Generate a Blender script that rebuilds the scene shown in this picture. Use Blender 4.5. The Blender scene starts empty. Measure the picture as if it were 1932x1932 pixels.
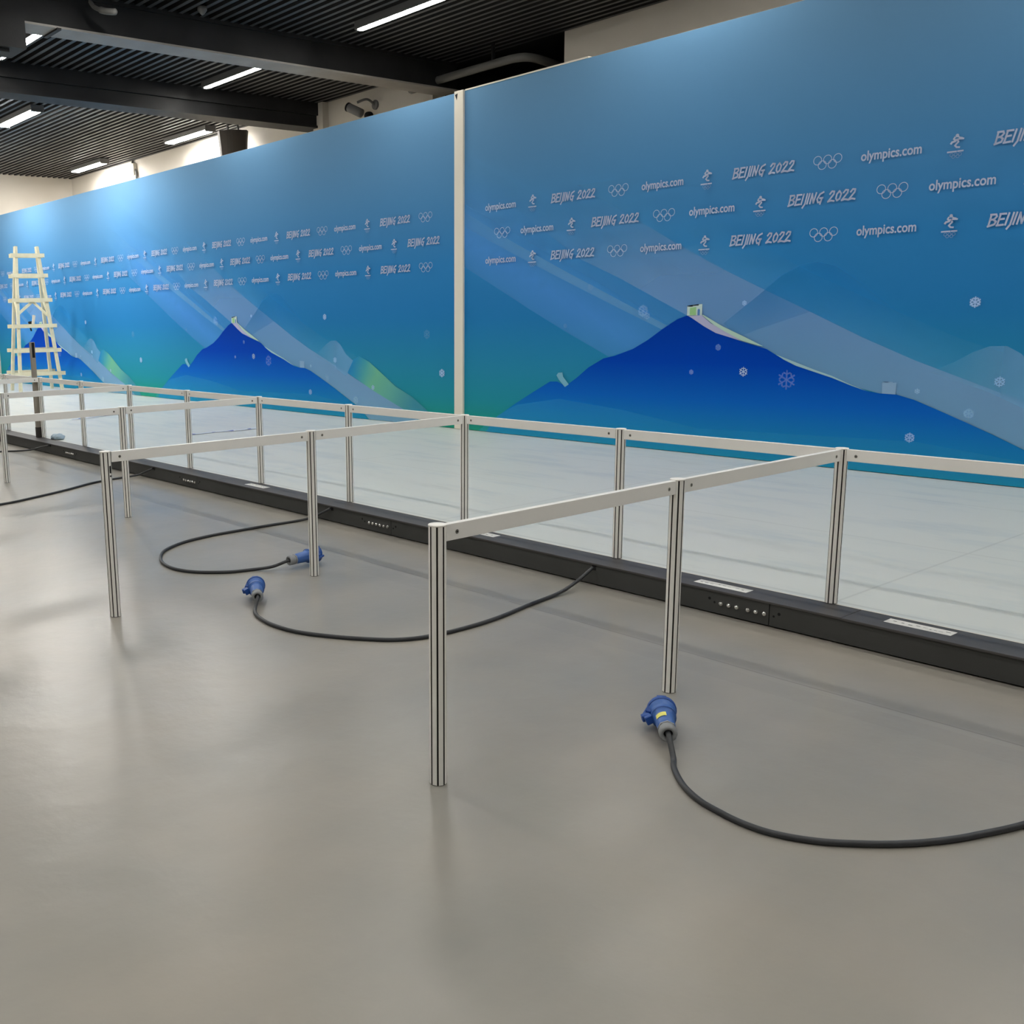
import bpy, bmesh, math, random
from mathutils import Vector, Matrix
random.seed(7)
S = bpy.context.scene
COL = S.collection

# ------------------------------------------------------------------ camera
cd = bpy.data.cameras.new('camera')
cam = bpy.data.objects.new('camera', cd)
COL.objects.link(cam)
cd.sensor_fit = 'HORIZONTAL'; cd.sensor_width = 36.0
cd.lens = 1915.59 / 1932 * 36.0
cd.shift_x = (966 - 644) / 1932.0      # the photo is the right-hand part of a wider frame
cd.clip_start = 0.05; cd.clip_end = 100
RV = Vector((0.60713, 0.79432, -0.02135)); UV = Vector((-0.13698, 0.13109, 0.98186)); FV = Vector((-0.78271, 0.59319, -0.18840))
CP = Vector((1.8438, -3.7232, 1.2074))
cam.matrix_world = Matrix(((RV.x, UV.x, -FV.x, CP.x), (RV.y, UV.y, -FV.y, CP.y), (RV.z, UV.z, -FV.z, CP.z), (0, 0, 0, 1)))
S.camera = cam
# ------------------------------------------------------------------ world, exposure
w = bpy.data.worlds.new('world'); S.world = w; w.use_nodes = True
w.node_tree.nodes['Background'].inputs[0].default_value = (0.6, 0.65, 0.7, 1)
w.node_tree.nodes['Background'].inputs[1].default_value = 0.05
S.view_settings.view_transform = 'Standard'; S.view_settings.look = 'None'
S.view_settings.gamma = 1.0; S.view_settings.use_curve_mapping = False
S.view_settings.exposure = 0.0
TUBE_POWER = 122.0

# ------------------------------------------------------------------ helpers
def lin(c):
    c = c / 255.0
    return c / 12.92 if c <= 0.04045 else ((c + 0.055) / 1.055) ** 2.4
def rgb(r, g, b, k=1.0): return (lin(r) * k, lin(g) * k, lin(b) * k, 1.0)

def mat(name, col, rough=0.5, metal=0.0, spec=0.5, noise=0.0, nscale=8.0, bump=0.0, bscale=60.0, coat=0.0):
    m = bpy.data.materials.new(name); m.use_nodes = True
    nt = m.node_tree; b = nt.nodes['Principled BSDF']
    b.inputs['Roughness'].default_value = rough; b.inputs['Metallic'].default_value = metal
    b.inputs['Specular IOR Level'].default_value = spec; b.inputs['Coat Weight'].default_value = coat
    tc = nt.nodes.new('ShaderNodeTexCoord')
    if noise > 0:
        n = nt.nodes.new('ShaderNodeTexNoise'); n.inputs['Scale'].default_value = nscale; n.inputs['Detail'].default_value = 5
        nt.links.new(tc.outputs['Object'], n.inputs['Vector'])
        mp = nt.nodes.new('ShaderNodeMapRange'); mp.inputs[1].default_value = 0.3; mp.inputs[2].default_value = 0.7
        mp.inputs[3].default_value = 1 - noise; mp.inputs[4].default_value = 1 + noise
        nt.links.new(n.outputs['Fac'], mp.inputs[0])
        mx = nt.nodes.new('ShaderNodeVectorMath'); mx.operation = 'SCALE'
        mx.inputs[0].default_value = col[:3]
        nt.links.new(mp.outputs[0], mx.inputs['Scale']); nt.links.new(mx.outputs[0], b.inputs['Base Color'])
    else:
        b.inputs['Base Color'].default_value = col
    if bump > 0:
        n2 = nt.nodes.new('ShaderNodeTexNoise'); n2.inputs['Scale'].default_value = bscale; n2.inputs['Detail'].default_value = 3
        nt.links.new(tc.outputs['Object'], n2.inputs['Vector'])
        bp = nt.nodes.new('ShaderNodeBump'); bp.inputs['Strength'].default_value = bump; bp.inputs['Distance'].default_value = 0.01
        nt.links.new(n2.outputs['Fac'], bp.inputs['Height']); nt.links.new(bp.outputs[0], b.inputs['Normal'])
    return m

def emis(name, col, power):
    m = bpy.data.materials.new(name); m.use_nodes = True
    b = m.node_tree.nodes['Principled BSDF']
    b.inputs['Base Color'].default_value = (0.8, 0.8, 0.8, 1)
    b.inputs['Emission Color'].default_value = col; b.inputs['Emission Strength'].default_value = power
    return m

M = {}
M['wall'] = mat('plaster_wall', rgb(205, 200, 192), 0.85, noise=0.03, nscale=2.0, bump=0.1)
M['wall_dim'] = mat('dim_unseen_wall', rgb(140, 138, 134), 0.85, noise=0.03, nscale=2.0)  # for unseen walls, toned dark to cut the bounced fill light
M['metal_dark'] = mat('painted_beam', (0.014, 0.0145, 0.016, 1), 0.6, noise=0.25, nscale=3.0, bump=0.08, spec=0.3)
M['beam_flange'] = mat('beam_flange', (0.27, 0.255, 0.235, 1), 0.5, noise=0.15, nscale=3.0)
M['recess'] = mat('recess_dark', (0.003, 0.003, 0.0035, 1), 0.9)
M['pipe'] = mat('grey_pipe', (0.13, 0.13, 0.125, 1), 0.5)
M['post'] = mat('aluminium_profile', rgb(248, 247, 241), 0.40, noise=0.03, nscale=20)
M['slot'] = mat('profile_slot', (0.035, 0.030, 0.026, 1), 0.7)
M['cap'] = mat('post_cap', rgb(255, 253, 248), 0.4)
M['rail'] = mat('white_rail', rgb(250, 249, 246), 0.38, noise=0.02, nscale=6)
M['screw'] = mat('steel_screw', (0.30, 0.29, 0.27, 1), 0.35, metal=0.9)
M['hole'] = mat('black_hole', (0.004, 0.004, 0.005, 1), 0.9)
M['kerb'] = mat('charcoal_kerb', rgb(62, 63, 62), 0.6, noise=0.05, nscale=12, bump=0.05, bscale=200)
M['kerbtop'] = mat('kerb_top', rgb(70, 68, 68), 0.55, noise=0.12, nscale=9)
M['chrome'] = mat('stud_metal', (0.72, 0.72, 0.70, 1), 0.25, metal=0.9)
M['paper'] = mat('white_paper', rgb(240, 240, 236), 0.7)
M['ink'] = mat('faded_ink', rgb(150, 150, 150), 0.8)
M['cable'] = mat('rubber_cable', rgb(50, 52, 56), 0.5, noise=0.12, nscale=30)
M['blue'] = mat('blue_plastic', rgb(66, 108, 182), 0.36, noise=0.05, nscale=20)
M['bluedark'] = mat('blue_plastic_lid', rgb(32, 78, 156), 0.38)
M['gland'] = mat('grey_plastic', rgb(142, 145, 148), 0.5)
M['yellow'] = mat('yellow_sticker', rgb(238, 235, 120), 0.5)
M['wood'] = mat('pale_wood', rgb(214, 208, 180), 0.6, noise=0.08, nscale=10)
M['pole'] = mat('dark_pole', rgb(150, 143, 132), 0.5)
M['white'] = mat('white_metal', rgb(228, 222, 208), 0.5)
M['light_body'] = mat('light_body', (0.14, 0.14, 0.14, 1), 0.5)
M['tube'] = emis('tube_glow', (1.0, 0.97, 0.90, 1), TUBE_POWER)
M['tube_twin'] = emis('tube_glow_twin', (1.0, 0.96, 0.89, 1), TUBE_POWER * 1.75)
M['bag'] = mat('pale_blue_cloth', rgb(165, 185, 200), 0.7, noise=0.08, nscale=30)
M['speaker'] = mat('speaker_body', (0.055, 0.048, 0.042, 1), 0.7)
M['camgrey'] = mat('camera_grey', (0.16, 0.16, 0.16, 1), 0.5)
M['logo'] = mat('logo_print', rgb(176, 188, 214), 0.6)
M['logo_faint'] = mat('logo_print_faint', rgb(116, 150, 195), 0.6)

# floor: grey resin with soft mottling, one long joint, worn gloss
def floor_mat():
    m = bpy.data.materials.new('grey_floor'); m.use_nodes = True
    nt = m.node_tree; b = nt.nodes['Principled BSDF']; L = nt.links
    tc = nt.nodes.new('ShaderNodeTexCoord'); sx = nt.nodes.new('ShaderNodeSeparateXYZ'); L.new(tc.outputs['Object'], sx.inputs[0])
    n = nt.nodes.new('ShaderNodeTexNoise'); n.inputs['Scale'].default_value = 1.3; n.inputs['Detail'].default_value = 6; n.inputs['Roughness'].default_value = 0.55
    L.new(tc.outputs['Object'], n.inputs['Vector'])
    cr = nt.nodes.new('ShaderNodeValToRGB'); L.new(n.outputs['Fac'], cr.inputs[0])
    cr.color_ramp.elements[0].position = 0.3; cr.color_ramp.elements[0].color = rgb(143, 142, 137)
    cr.color_ramp.elements[1].position = 0.72; cr.color_ramp.elements[1].color = rgb(158, 152, 142)
    # joint line along x at y = -0.62, fading in and out
    wv = nt.nodes.new('ShaderNodeTexNoise'); wv.inputs['Scale'].default_value = 0.6; L.new(tc.outputs['Object'], wv.inputs['Vector'])
    def mth(op, a, bb=None, cc=None):
        q = nt.nodes.new('ShaderNodeMath'); q.operation = op
        for i, v in enumerate((a, bb, cc)):
            if v is None: continue
            if isinstance(v, (int, float)): q.inputs[i].default_value = v
            else: L.new(v, q.inputs[i])
        return q.outputs[0]
    y = mth('ADD', sx.outputs['Y'], mth('MULTIPLY', wv.outputs['Fac'], 0.06))
    d = mth('ABSOLUTE', mth('ADD', y, 0.605))
    line = mth('LESS_THAN', d, 0.0035)
    d2 = mth('ABSOLUTE', mth('ADD', y, 0.70)); band = mth('SMOOTH_MIN', mth('MULTIPLY', mth('LESS_THAN', d2, 0.055), 0.25), 1.0, 0.0)
    msk = mth('GREATER_THAN', n.outputs['Fac'], 0.42)
    tot = mth('ADD', mth('MULTIPLY', mth('MULTIPLY', line, msk), 0.32), mth('MULTIPLY', band, 0.2))
    dk = mth('SUBTRACT', 1.0, tot)
    # small pale scuffs
    n3 = nt.nodes.new('ShaderNodeTexNoise'); n3.inputs['Scale'].default_value = 9.0; n3.inputs['Detail'].default_value = 8; n3.inputs['Roughness'].default_value = 0.7
    L.new(tc.outputs['Object'], n3.inputs['Vector'])
    sc = mth('MULTIPLY', mth('GREATER_THAN', n3.outputs['Fac'], 0.735), 0.12)
    mpb = nt.nodes.new('ShaderNodeMapping'); mpb.inputs['Scale'].default_value = (2.6, 0.5, 1); mpb.inputs['Rotation'].default_value = (0, 0, 0.3); L.new(tc.outputs['Object'], mpb.inputs[0])
    nb = nt.nodes.new('ShaderNodeTexNoise'); nb.inputs['Scale'].default_value = 1.0; nb.inputs['Detail'].default_value = 7; nb.inputs['Roughness'].default_value = 0.6; L.new(mpb.outputs[0], nb.inputs['Vector'])  # brushed texture, with soft shadow-like bands put into the floor colour
    k = mth('ADD', mth('ADD', dk, sc), mth('MULTIPLY', mth('SUBTRACT', nb.outputs['Fac'], 0.5), 0.22))
    vm = nt.nodes.new('ShaderNodeVectorMath'); vm.operation = 'SCALE'; L.new(cr.outputs[0], vm.inputs[0]); L.new(k, vm.inputs['Scale'])
    L.new(vm.outputs[0], b.inputs['Base Color'])
    mp = nt.nodes.new('ShaderNodeMapRange'); L.new(n.outputs['Fac'], mp.inputs[0]); mp.inputs[3].default_value = 0.285; mp.inputs[4].default_value = 0.34
    L.new(mp.outputs[0], b.inputs['Roughness'])
    n2 = nt.nodes.new('ShaderNodeTexNoise'); n2.inputs['Scale'].default_value = 5.0; n2.inputs['Detail'].default_value = 5; L.new(tc.outputs['Object'], n2.inputs['Vector'])
    bp = nt.nodes.new('ShaderNodeBump'); bp.inputs['Strength'].default_value = 0.45; bp.inputs['Distance'].default_value = 0.009
    L.new(n2.outputs['Fac'], bp.inputs['Height']); L.new(bp.outputs[0], b.inputs['Normal'])
    b.inputs['Specular IOR Level'].default_value = 0.36
    return m
M['floor'] = floor_mat()

def deck_mat():
    m = bpy.data.materials.new('white_deck'); m.use_nodes = True
    nt = m.node_tree; b = nt.nodes['Principled BSDF']; L = nt.links
    tc = nt.nodes.new('ShaderNodeTexCoord')
    n = nt.nodes.new('ShaderNodeTexNoise'); n.inputs['Scale'].default_value = 2.2; n.inputs['Detail'].default_value = 8; n.inputs['Roughness'].default_value = 0.6
    mpp = nt.nodes.new('ShaderNodeMapping'); mpp.inputs['Scale'].default_value = (0.6, 2.2, 1); L.new(tc.outputs['Object'], mpp.inputs[0]); L.new(mpp.outputs[0], n.inputs['Vector'])
    cr = nt.nodes.new('ShaderNodeValToRGB'); L.new(n.outputs['Fac'], cr.inputs[0])
    cr.color_ramp.elements[0].position = 0.28; cr.color_ramp.elements[0].color = rgb(196, 203, 203)
    cr.color_ramp.elements[1].position = 0.5; cr.color_ramp.elements[1].color = rgb(214, 217, 212)
    # joints between the deck sheets
    br = nt.nodes.new('ShaderNodeTexBrick'); br.inputs['Scale'].default_value = 1.0; br.offset = 0.0
    br.inputs['Brick Width'].default_value = 2.2; br.inputs['Row Height'].default_value = 1.22; br.inputs['Mortar Size'].default_value = 0.006
    br.inputs['Color1'].default_value = (1, 1, 1, 1); br.inputs['Color2'].default_value = (0.98, 0.98, 0.98, 1); br.inputs['Mortar'].default_value = (0.86, 0.86, 0.86, 1)
    L.new(tc.outputs['Object'], br.inputs['Vector'])
    mx = nt.nodes.new('ShaderNodeMix'); mx.data_type = 'RGBA'; mx.blend_type = 'MULTIPLY'; mx.inputs[0].default_value = 1.0
    L.new(cr.outputs[0], mx.inputs[6]); L.new(br.outputs['Color'], mx.inputs[7])
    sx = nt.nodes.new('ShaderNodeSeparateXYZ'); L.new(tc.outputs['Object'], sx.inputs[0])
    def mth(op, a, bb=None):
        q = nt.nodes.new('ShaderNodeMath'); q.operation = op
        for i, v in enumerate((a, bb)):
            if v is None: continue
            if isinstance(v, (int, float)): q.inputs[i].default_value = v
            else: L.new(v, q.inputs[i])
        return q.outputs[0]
    g = mth('MULTIPLY', mth('LESS_THAN', mth('ABSOLUTE', mth('SUBTRACT', sx.outputs['Y'], 0.045)), 0.010), 0.14)  # shadow line of the edge groove, drawn into the deck colour
    m2 = nt.nodes.new('ShaderNodeMapping'); m2.inputs['Scale'].default_value = (0.7, 3.5, 1); m2.inputs['Rotation'].default_value = (0, 0, 0.25); L.new(tc.outputs['Object'], m2.inputs[0])
    n2 = nt.nodes.new('ShaderNodeTexNoise'); n2.inputs['Scale'].default_value = 1.6; n2.inputs['Detail'].default_value = 9; n2.inputs['Roughness'].default_value = 0.72; L.new(m2.outputs[0], n2.inputs['Vector'])
    mr = nt.nodes.new('ShaderNodeMapRange'); mr.inputs[1].default_value = 0.60; mr.inputs[2].default_value = 0.72; mr.inputs[3].default_value = 0; mr.inputs[4].default_value = 0.16; L.new(n2.outputs['Fac'], mr.inputs[0])
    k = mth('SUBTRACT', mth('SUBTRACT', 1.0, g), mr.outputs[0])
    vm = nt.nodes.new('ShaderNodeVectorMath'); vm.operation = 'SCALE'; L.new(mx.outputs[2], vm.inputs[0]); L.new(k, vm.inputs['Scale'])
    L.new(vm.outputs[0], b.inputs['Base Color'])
    b.inputs['Roughness'].default_value = 0.38
    return m
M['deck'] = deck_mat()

def print_mat():
    m = bpy.data.materials.new('backdrop_print'); m.use_nodes = True
    nt = m.node_tree; b = nt.nodes['Principled BSDF']; L = nt.links
    at = nt.nodes.new('ShaderNodeAttribute'); at.attribute_name = 'ink'
    L.new(at.outputs['Color'], b.inputs['Base Color']); L.new(at.outputs['Alpha'], b.inputs['Alpha'])
    b.inputs['Roughness'].default_value = 0.75; b.inputs['Specular IOR Level'].default_value = 0.04
    return m
M['print'] = print_mat()

def link(name, me, m=None, parent=None, smooth=False):
    o = bpy.data.objects.new(name, me)
    COL.objects.link(o)
    if m is not None and len(me.materials) == 0:
        for mm in (m if isinstance(m, (list, tuple)) else [m]): me.materials.append(mm)
    if smooth:
        for p in me.polygons: p.use_smooth = True
    if parent is not None: o.parent = parent
    return o
def build(name, bm, m, parent=None, smooth=False):
    bmesh.ops.recalc_face_normals(bm, faces=bm.faces)
    me = bpy.data.meshes.new(name); bm.to_mesh(me); bm.free()
    return link(name, me, m, parent, smooth)
def empty(name, loc, label, cat, group=None, rz=0):
    o = bpy.data.objects.new(name, None); COL.objects.link(o); o.location = loc; o.rotation_euler = (0, 0, rz)
    o.empty_display_size = 0.1
    return tag(o, label, cat, group)
def tag(o, label, cat, group=None):
    o['label'] = label; o['category'] = cat
    if group: o['group'] = group
    return o
def structure(o): o['kind'] = 'structure'; return o
def box(bm, x0, x1, y0, y1, z0, z1, mi=0, bev=0):
    vs = [bm.verts.new((x, y, z)) for z in (z0, z1) for y in (y0, y1) for x in (x0, x1)]
    fs = []
    for q in ((0, 2, 3, 1), (4, 5, 7, 6), (0, 1, 5, 4), (1, 3, 7, 5), (3, 2, 6, 7), (2, 0, 4, 6)):
        f = bm.faces.new([vs[i] for i in q]); f.material_index = mi; fs.append(f)
    if bev > 0:
        es = list({e for f in fs for e in f.edges})
        bmesh.ops.bevel(bm, geom=es, offset=bev, segments=2, affect='EDGES', profile=0.6)
    return vs
def bar(bm, a, b, w_, h_, mi=0):
    a = Vector(a); b = Vector(b); d = (b - a).normalized()
    up = Vector((0, 0, 1)) if abs(d.z) < 0.95 else Vector((0, 1, 0))
    s = d.cross(up).normalized() * w_ / 2; t = s.cross(d).normalized() * h_ / 2
    vs = [bm.verts.new(p + i * s + j * t) for p in (a, b) for i, j in ((-1, -1), (1, -1), (1, 1), (-1, 1))]
    for q in ((0, 1, 2, 3), (7, 6, 5, 4), (0, 4, 5, 1), (1, 5, 6, 2), (2, 6, 7, 3), (3, 7, 4, 0)):
        bm.faces.new([vs[i] for i in q]).material_index = mi
def tube(bm, pts, r, seg=10, mi=0, caps=True):
    pts = [Vector(p) for p in pts]; rings = []; nrm = None
    for i, p in enumerate(pts):
        t = (pts[min(i + 1, len(pts) - 1)] - pts[max(i - 1, 0)]).normalized()
        if nrm is None:
            nrm = t.cross(Vector((0, 0, 1)))
            if nrm.length < 0.1: nrm = t.cross(Vector((1, 0, 0)))
        nrm = (nrm - t * nrm.dot(t)).normalized(); bn = t.cross(nrm)
        rr = r[i] if isinstance(r, (list, tuple)) else r
        rings.append([bm.verts.new(p + (nrm * math.cos(2 * math.pi * k / seg) + bn * math.sin(2 * math.pi * k / seg)) * rr) for k in range(seg)])
    for a, b in zip(rings, rings[1:]):
        for k in range(seg):
            f = bm.faces.new((a[k], a[(k + 1) % seg], b[(k + 1) % seg], b[k])); f.material_index = mi; f.smooth = True
    if caps:
        bm.faces.new(rings[0][::-1]).material_index = mi; bm.faces.new(rings[-1]).material_index = mi
def spline(pts, n=8):
    P = [Vector(p) for p in pts]; out = []
    for i in range(len(P) - 1):
        p0 = P[max(i - 1, 0)]; p1 = P[i]; p2 = P[i + 1]; p3 = P[min(i + 2, len(P) - 1)]
        for k in range(n):
            t = k / n
            out.append(0.5 * ((2 * p1) + (p2 - p0) * t + (2 * p0 - 5 * p1 + 4 * p2 - p3) * t * t + (3 * p1 - p0 - 3 * p2 + p3) * t ** 3))
    out.append(P[-1]); return out
def lathe(bm, a, d, prof, seg=24, mi=0, closed=True):
    """prof = [(distance along d, radius)] revolved about the axis a + t d"""
    a = Vector(a); d = Vector(d).normalized()
    n = d.cross(Vector((0, 0, 1)))
    if n.length < 0.1: n = Vector((1, 0, 0))
    n.normalize(); b = d.cross(n); rings = []
    for t, r in prof:
        rings.append([bm.verts.new(a + d * t + (n * math.cos(2 * math.pi * k / seg) + b * math.sin(2 * math.pi * k / seg)) * max(r, 1e-4)) for k in range(seg)])
    for p, q in zip(rings, rings[1:]):
        for k in range(seg):
            f = bm.faces.new((p[k], p[(k + 1) % seg], q[(k + 1) % seg], q[k])); f.material_index = mi; f.smooth = True
    if closed:
        bm.faces.new(rings[0][::-1]).material_index = mi; bm.faces.new(rings[-1]).material_index = mi

# ------------------------------------------------------------------ room shell
XL, XR, YF, YB, ZC = -18.45, 6.0, -8.0, 5.0, 4.06
bm = bmesh.new(); box(bm, XL - 0.2, XR + 0.2, YF - 0.2, YB + 1.6, -0.2, 0.0)
structure(build('floor', bm, M['floor']))
OX0, OX1 = -7.68, -5.66                       # dark recess in the back wall
bm = bmesh.new()
box(bm, XL, OX0, YB, YB + 0.2, 0, ZC + 0.1); box(bm, OX1, XR, YB, YB + 0.2, 0, ZC + 0.1)
box(bm, OX0, OX1, YB, YB + 0.2, 0, 3.3)
structure(build('wall_back', bm, M['wall']))
bm = bmesh.new(); box(bm, XL - 0.2, XL, YF - 0.2, YB + 0.2, 0, ZC + 0.1); structure(build('wall_left', bm, M['wall']))
bm = bmesh.new(); box(bm, XR, XR + 0.2, YF - 0.2, YB + 0.2, 0, ZC + 0.1); structure(build('wall_right', bm, M['wall_dim']))
bm = bmesh.new(); box(bm, XL, XR, YF - 0.2, YF, 0, ZC + 0.1); structure(build('wall_front', bm, M['wall_dim']))
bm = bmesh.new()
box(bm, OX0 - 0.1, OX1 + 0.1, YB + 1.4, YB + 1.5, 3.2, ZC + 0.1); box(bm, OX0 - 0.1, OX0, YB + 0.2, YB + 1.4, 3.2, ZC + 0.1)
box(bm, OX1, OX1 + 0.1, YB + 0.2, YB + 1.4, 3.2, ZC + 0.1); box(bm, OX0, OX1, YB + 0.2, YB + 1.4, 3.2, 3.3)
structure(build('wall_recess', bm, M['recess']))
# ribbed steel deck: ridges run along x
M['ceil_ridge'] = mat('ceiling_ridge', (0.060, 0.062, 0.066, 1), 0.5, noise=0.1, nscale=1.5)
M['ceil_gap'] = mat('ceiling_gap', (0.004, 0.004, 0.005, 1), 0.7)
bm = bmesh.new()
prof = []; y = YF; pitch = 0.112
while y < YB - 0.02:
    prof += [(y, ZC + 0.06, 1), (y + 0.050, ZC + 0.06, 1), (y + 0.064, ZC, 0), (y + 0.108, ZC, 1)]
    y += pitch
pv = [(bm.verts.new((XL, yy, zz)), bm.verts.new((XR, yy, zz))) for yy, zz, _ in prof]
for i in range(len(pv) - 1):
    f = bm.faces.new((pv[i][0], pv[i][1], pv[i + 1][1], pv[i + 1][0]))
    f.material_index = 0 if i % 4 == 2 else 1
box(bm, XL - 0.2, XR + 0.2, YF - 0.2, YB + 1.6, ZC + 0.07, ZC + 0.2, 1)
me = bpy.data.meshes.new('ceiling'); bm.to_mesh(me); bm.free()
structure(link('ceiling', me, [M['ceil_ridge'], M['ceil_gap']]))

def ibeam(name, x0, x1, zb, y0, y1, tw=0.10):
    bm = bmesh.new(); xm = (x0 + x1) / 2
    box(bm, x0, x1, y0, y1, zb, zb + 0.018, 1)
    box(bm, xm - tw / 2, xm + tw / 2, y0, y1, zb + 0.018, ZC, 0)
    box(bm, x0 + 0.02, x1 - 0.02, y0, y1, ZC - 0.03, ZC + 0.02, 0)
    return structure(build(name, bm, [M['metal_dark'], M['beam_flange']]))
ibeam('trim_1', -7.52, -7.22, 3.75, YF, YB, 0.20)
bm = bmesh.new()                                # far, deeper box beam with a ledge
box(bm, -10.22, -9.90, YF, YB - 0.02, 3.74, 4.08)
box(bm, -9.90, -9.86, YF, YB - 0.02, 3.90, 4.08)
box(bm, -9.90, -9.875, YF, YB - 0.02, 3.74, 3.77)
structure(build('trim_2', bm, M['metal_dark']))
ibeam('trim_3', -4.35, -4.05, 3.75, YF, -3.0, 0.20)   # not over the stand, outside the frame
bm = bmesh.new(); box(bm, -7.56, -7.18, -3.2, -0.17, 3.53, 3.78); box(bm, -7.5, -7.24, -3.0, -0.3, 3.50, 3.53)
structure(build('trim_4', bm, M['metal_dark']))
bm = bmesh.new(); box(bm, -9.98, -9.76, YB - 0.10, YB, 0, ZC); structure(build('trim_5', bm, M['wall']))
# joint strap across the beam's flange
bm = bmesh.new(); box(bm, -7.53, -7.21, 0.13, 0.17, 3.735, 3.752); structure(build('trim_6', bm, M['metal_dark']))

# grey pipe crossing the recess
pp = empty('bent_pipe', (-7.6, 4.7, 3.85), 'thick grey pipe bending across the dark opening high in the back wall', 'pipe')
bm = bmesh.new()
pts = spline([(-0.10, 0.02, 0), (0.8, 0.0, 0), (1.35, 0.0, 0), (1.53, 0.02, 0), (1.62, 0.10, 0), (1.62, 0.3, 0), (1.50, 0.85, 0), (1.48, 1.1, 0)], 6)
tube(bm, pts, 0.045, 12); build('bent_tube', bm, M['pipe'], pp)
bm = bmesh.new(); lathe(bm, (-0.16, 0.02, -0.0), (1, 0, 0), [(0, .03), (0.01, .065), (0.10, .065), (0.11, .04)], 12); build('pipe_flange', bm, M['pipe'], pp)
for hx in (-0.05, 1.2):
    bm = bmesh.new(); box(bm, hx, hx + 0.02, -0.02, 0.02, 0.04, 0.21); build('hanger', bm, M['metal_dark'], pp)
bm = bmesh.new(); box(bm, -7.66, -6.75, 5.22, 5.34, 3.66, 3.73)
tag(build('cable_tray', bm, M['pipe']), 'short grey metal tray lying inside the dark wall opening below the pipe', 'cable tray')

# ------------------------------------------------------------------ tube lights
def make_light():
    r = empty('tube_light', (0, 0, ZC), '', 'ceiling light', 'fluorescent tube lights on the ribbed ceiling')
    bm = bmesh.new(); box(bm, -0.62, 0.62, -0.047, 0.047, -0.035, 0.0, bev=0.004); build('fixture_body', bm, M['light_body'], r)
    for s in (-1, 1):
        bm = bmesh.new(); box(bm, -0.62, 0.62, s * 0.049 - 0.002, s * 0.049 + 0.002, -0.078, -0.002); build('light_cut_lip', bm, M['light_body'], r)  # added lips that keep sideways light off the back wall and ceiling
    for s in (-1, 1):
        bm = bmesh.new(); box(bm, s * 0.612 - 0.012, s * 0.612 + 0.012, -0.03, 0.03, -0.085, -0.03, bev=0.003); build('end_holder', bm, M['light_body'], r)
    bm = bmesh.new()
    tube(bm, [(-0.6, 0, -0.062), (0.6, 0, -0.062)], 0.022, 12); build('tube_lamp', bm, M['tube'], r)
    return r
def make_twin_light():
    r = empty('tube_light', (0, 0, ZC), '', 'ceiling light', 'fluorescent tube lights on the ribbed ceiling')
    bm = bmesh.new(); box(bm, -0.66, 0.66, -0.088, 0.088, -0.035, 0.0, bev=0.004); build('fixture_body', bm, M['light_body'], r)
    for s in (-1, 1):
        bm = bmesh.new(); box(bm, -0.66, 0.66, s * 0.090 - 0.002, s * 0.090 + 0.002, -0.070, -0.002); build('light_cut_lip', bm, M['light_body'], r)  # same added lips, cutting the twin tubes' sideways light
        bm = bmesh.new(); box(bm, s * 0.645 - 0.014, s * 0.645 + 0.014, -0.085, 0.085, -0.088, -0.03, bev=0.003); build('end_holder', bm, M['light_body'], r)
        bm = bmesh.new(); tube(bm, [(-0.63, s * 0.042, -0.064), (0.63, s * 0.042, -0.064)], 0.024, 12); build('tube_lamp', bm, M['tube_twin'], r)
    return r
def copy_tree(o, parent=None):
    c = o.copy(); COL.objects.link(c); c.parent = parent
    for ch in list(o.children): copy_tree(ch, c)
    return c
proto_light = make_light(); proto_twin = make_twin_light(); used_twin = False
lights = [
 (-5.93, 2.98, 'white tube light nearest the tall backdrop, at the top edge of the picture'),
 (-8.95, 2.98, 'white tube light between the two dark ceiling beams, close to the backdrop'),
 (-12.65, 4.47, 'white tube light over the white wall beside the hanging loudspeaker'),
 (-16.30, 4.44, 'farthest white tube light, over the back wall near the room corner'),
 (-12.55, 1.77, 'tube light past the second beam, cut by the left picture edge'),
 (-8.90, 0.42, 'tube light at far left between the beams, partly hidden by the dark box'),
 (-2.93, 2.98, 'tube light above the right backdrop, outside the picture'),
 (0.10, 2.98, 'tube light above the right end of the platform, outside the picture'),
 (3.10, 2.98, 'tube light right of the camera over the platform, outside the picture'),
 (-5.93, 0.42, 'tube light above the far platform edge, outside the picture'),
 (-2.93, 0.42, 'tube light above the middle divider, outside the picture'),
 (0.10, 0.42, 'tube light above the nearest divider, outside the picture'),
 (3.10, 0.42, 'tube light above the barrier right of the camera, outside the picture'),
 (-8.90, -2.04, 'tube light above the aisle past the first beam, outside the picture'),
 (-5.93, -2.04, 'tube light above the aisle before the first beam, outside the picture'),
 (-2.93, -2.04, 'tube light above the aisle left of the nearest post, outside the picture'),
 (0.10, -2.04, 'tube light straight above the nearest post, outside the picture'),
 (3.10, -2.04, 'tube light above the aisle right of the camera, outside the picture'),
 (-12.55, -0.93, 'tube light above the aisle past the second beam, outside the picture'),
 (-16.20, 1.77, 'tube light above the far end of the platform, outside the picture'),
 (-16.20, -0.93, 'tube light above the far end of the aisle, outside the picture'),
 (-8.90, -4.5, 'tube light above the near wall past the first beam, outside the picture'),
 (-5.93, -4.5, 'tube light above the near wall before the first beam, outside the picture'),
 (-2.93, -4.5, 'tube light behind the camera on the left, outside the picture'),
 (0.10, -4.5, 'tube light directly behind the camera, outside the picture'),
 (3.10, -4.5, 'tube light behind the camera on the right, outside the picture'),
 (-2.93, -6.6, 'tube light far behind the camera on the left, outside the picture'),
 (1.5, -6.6, 'tube light far behind the camera on the right, outside the picture'),
]
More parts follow.
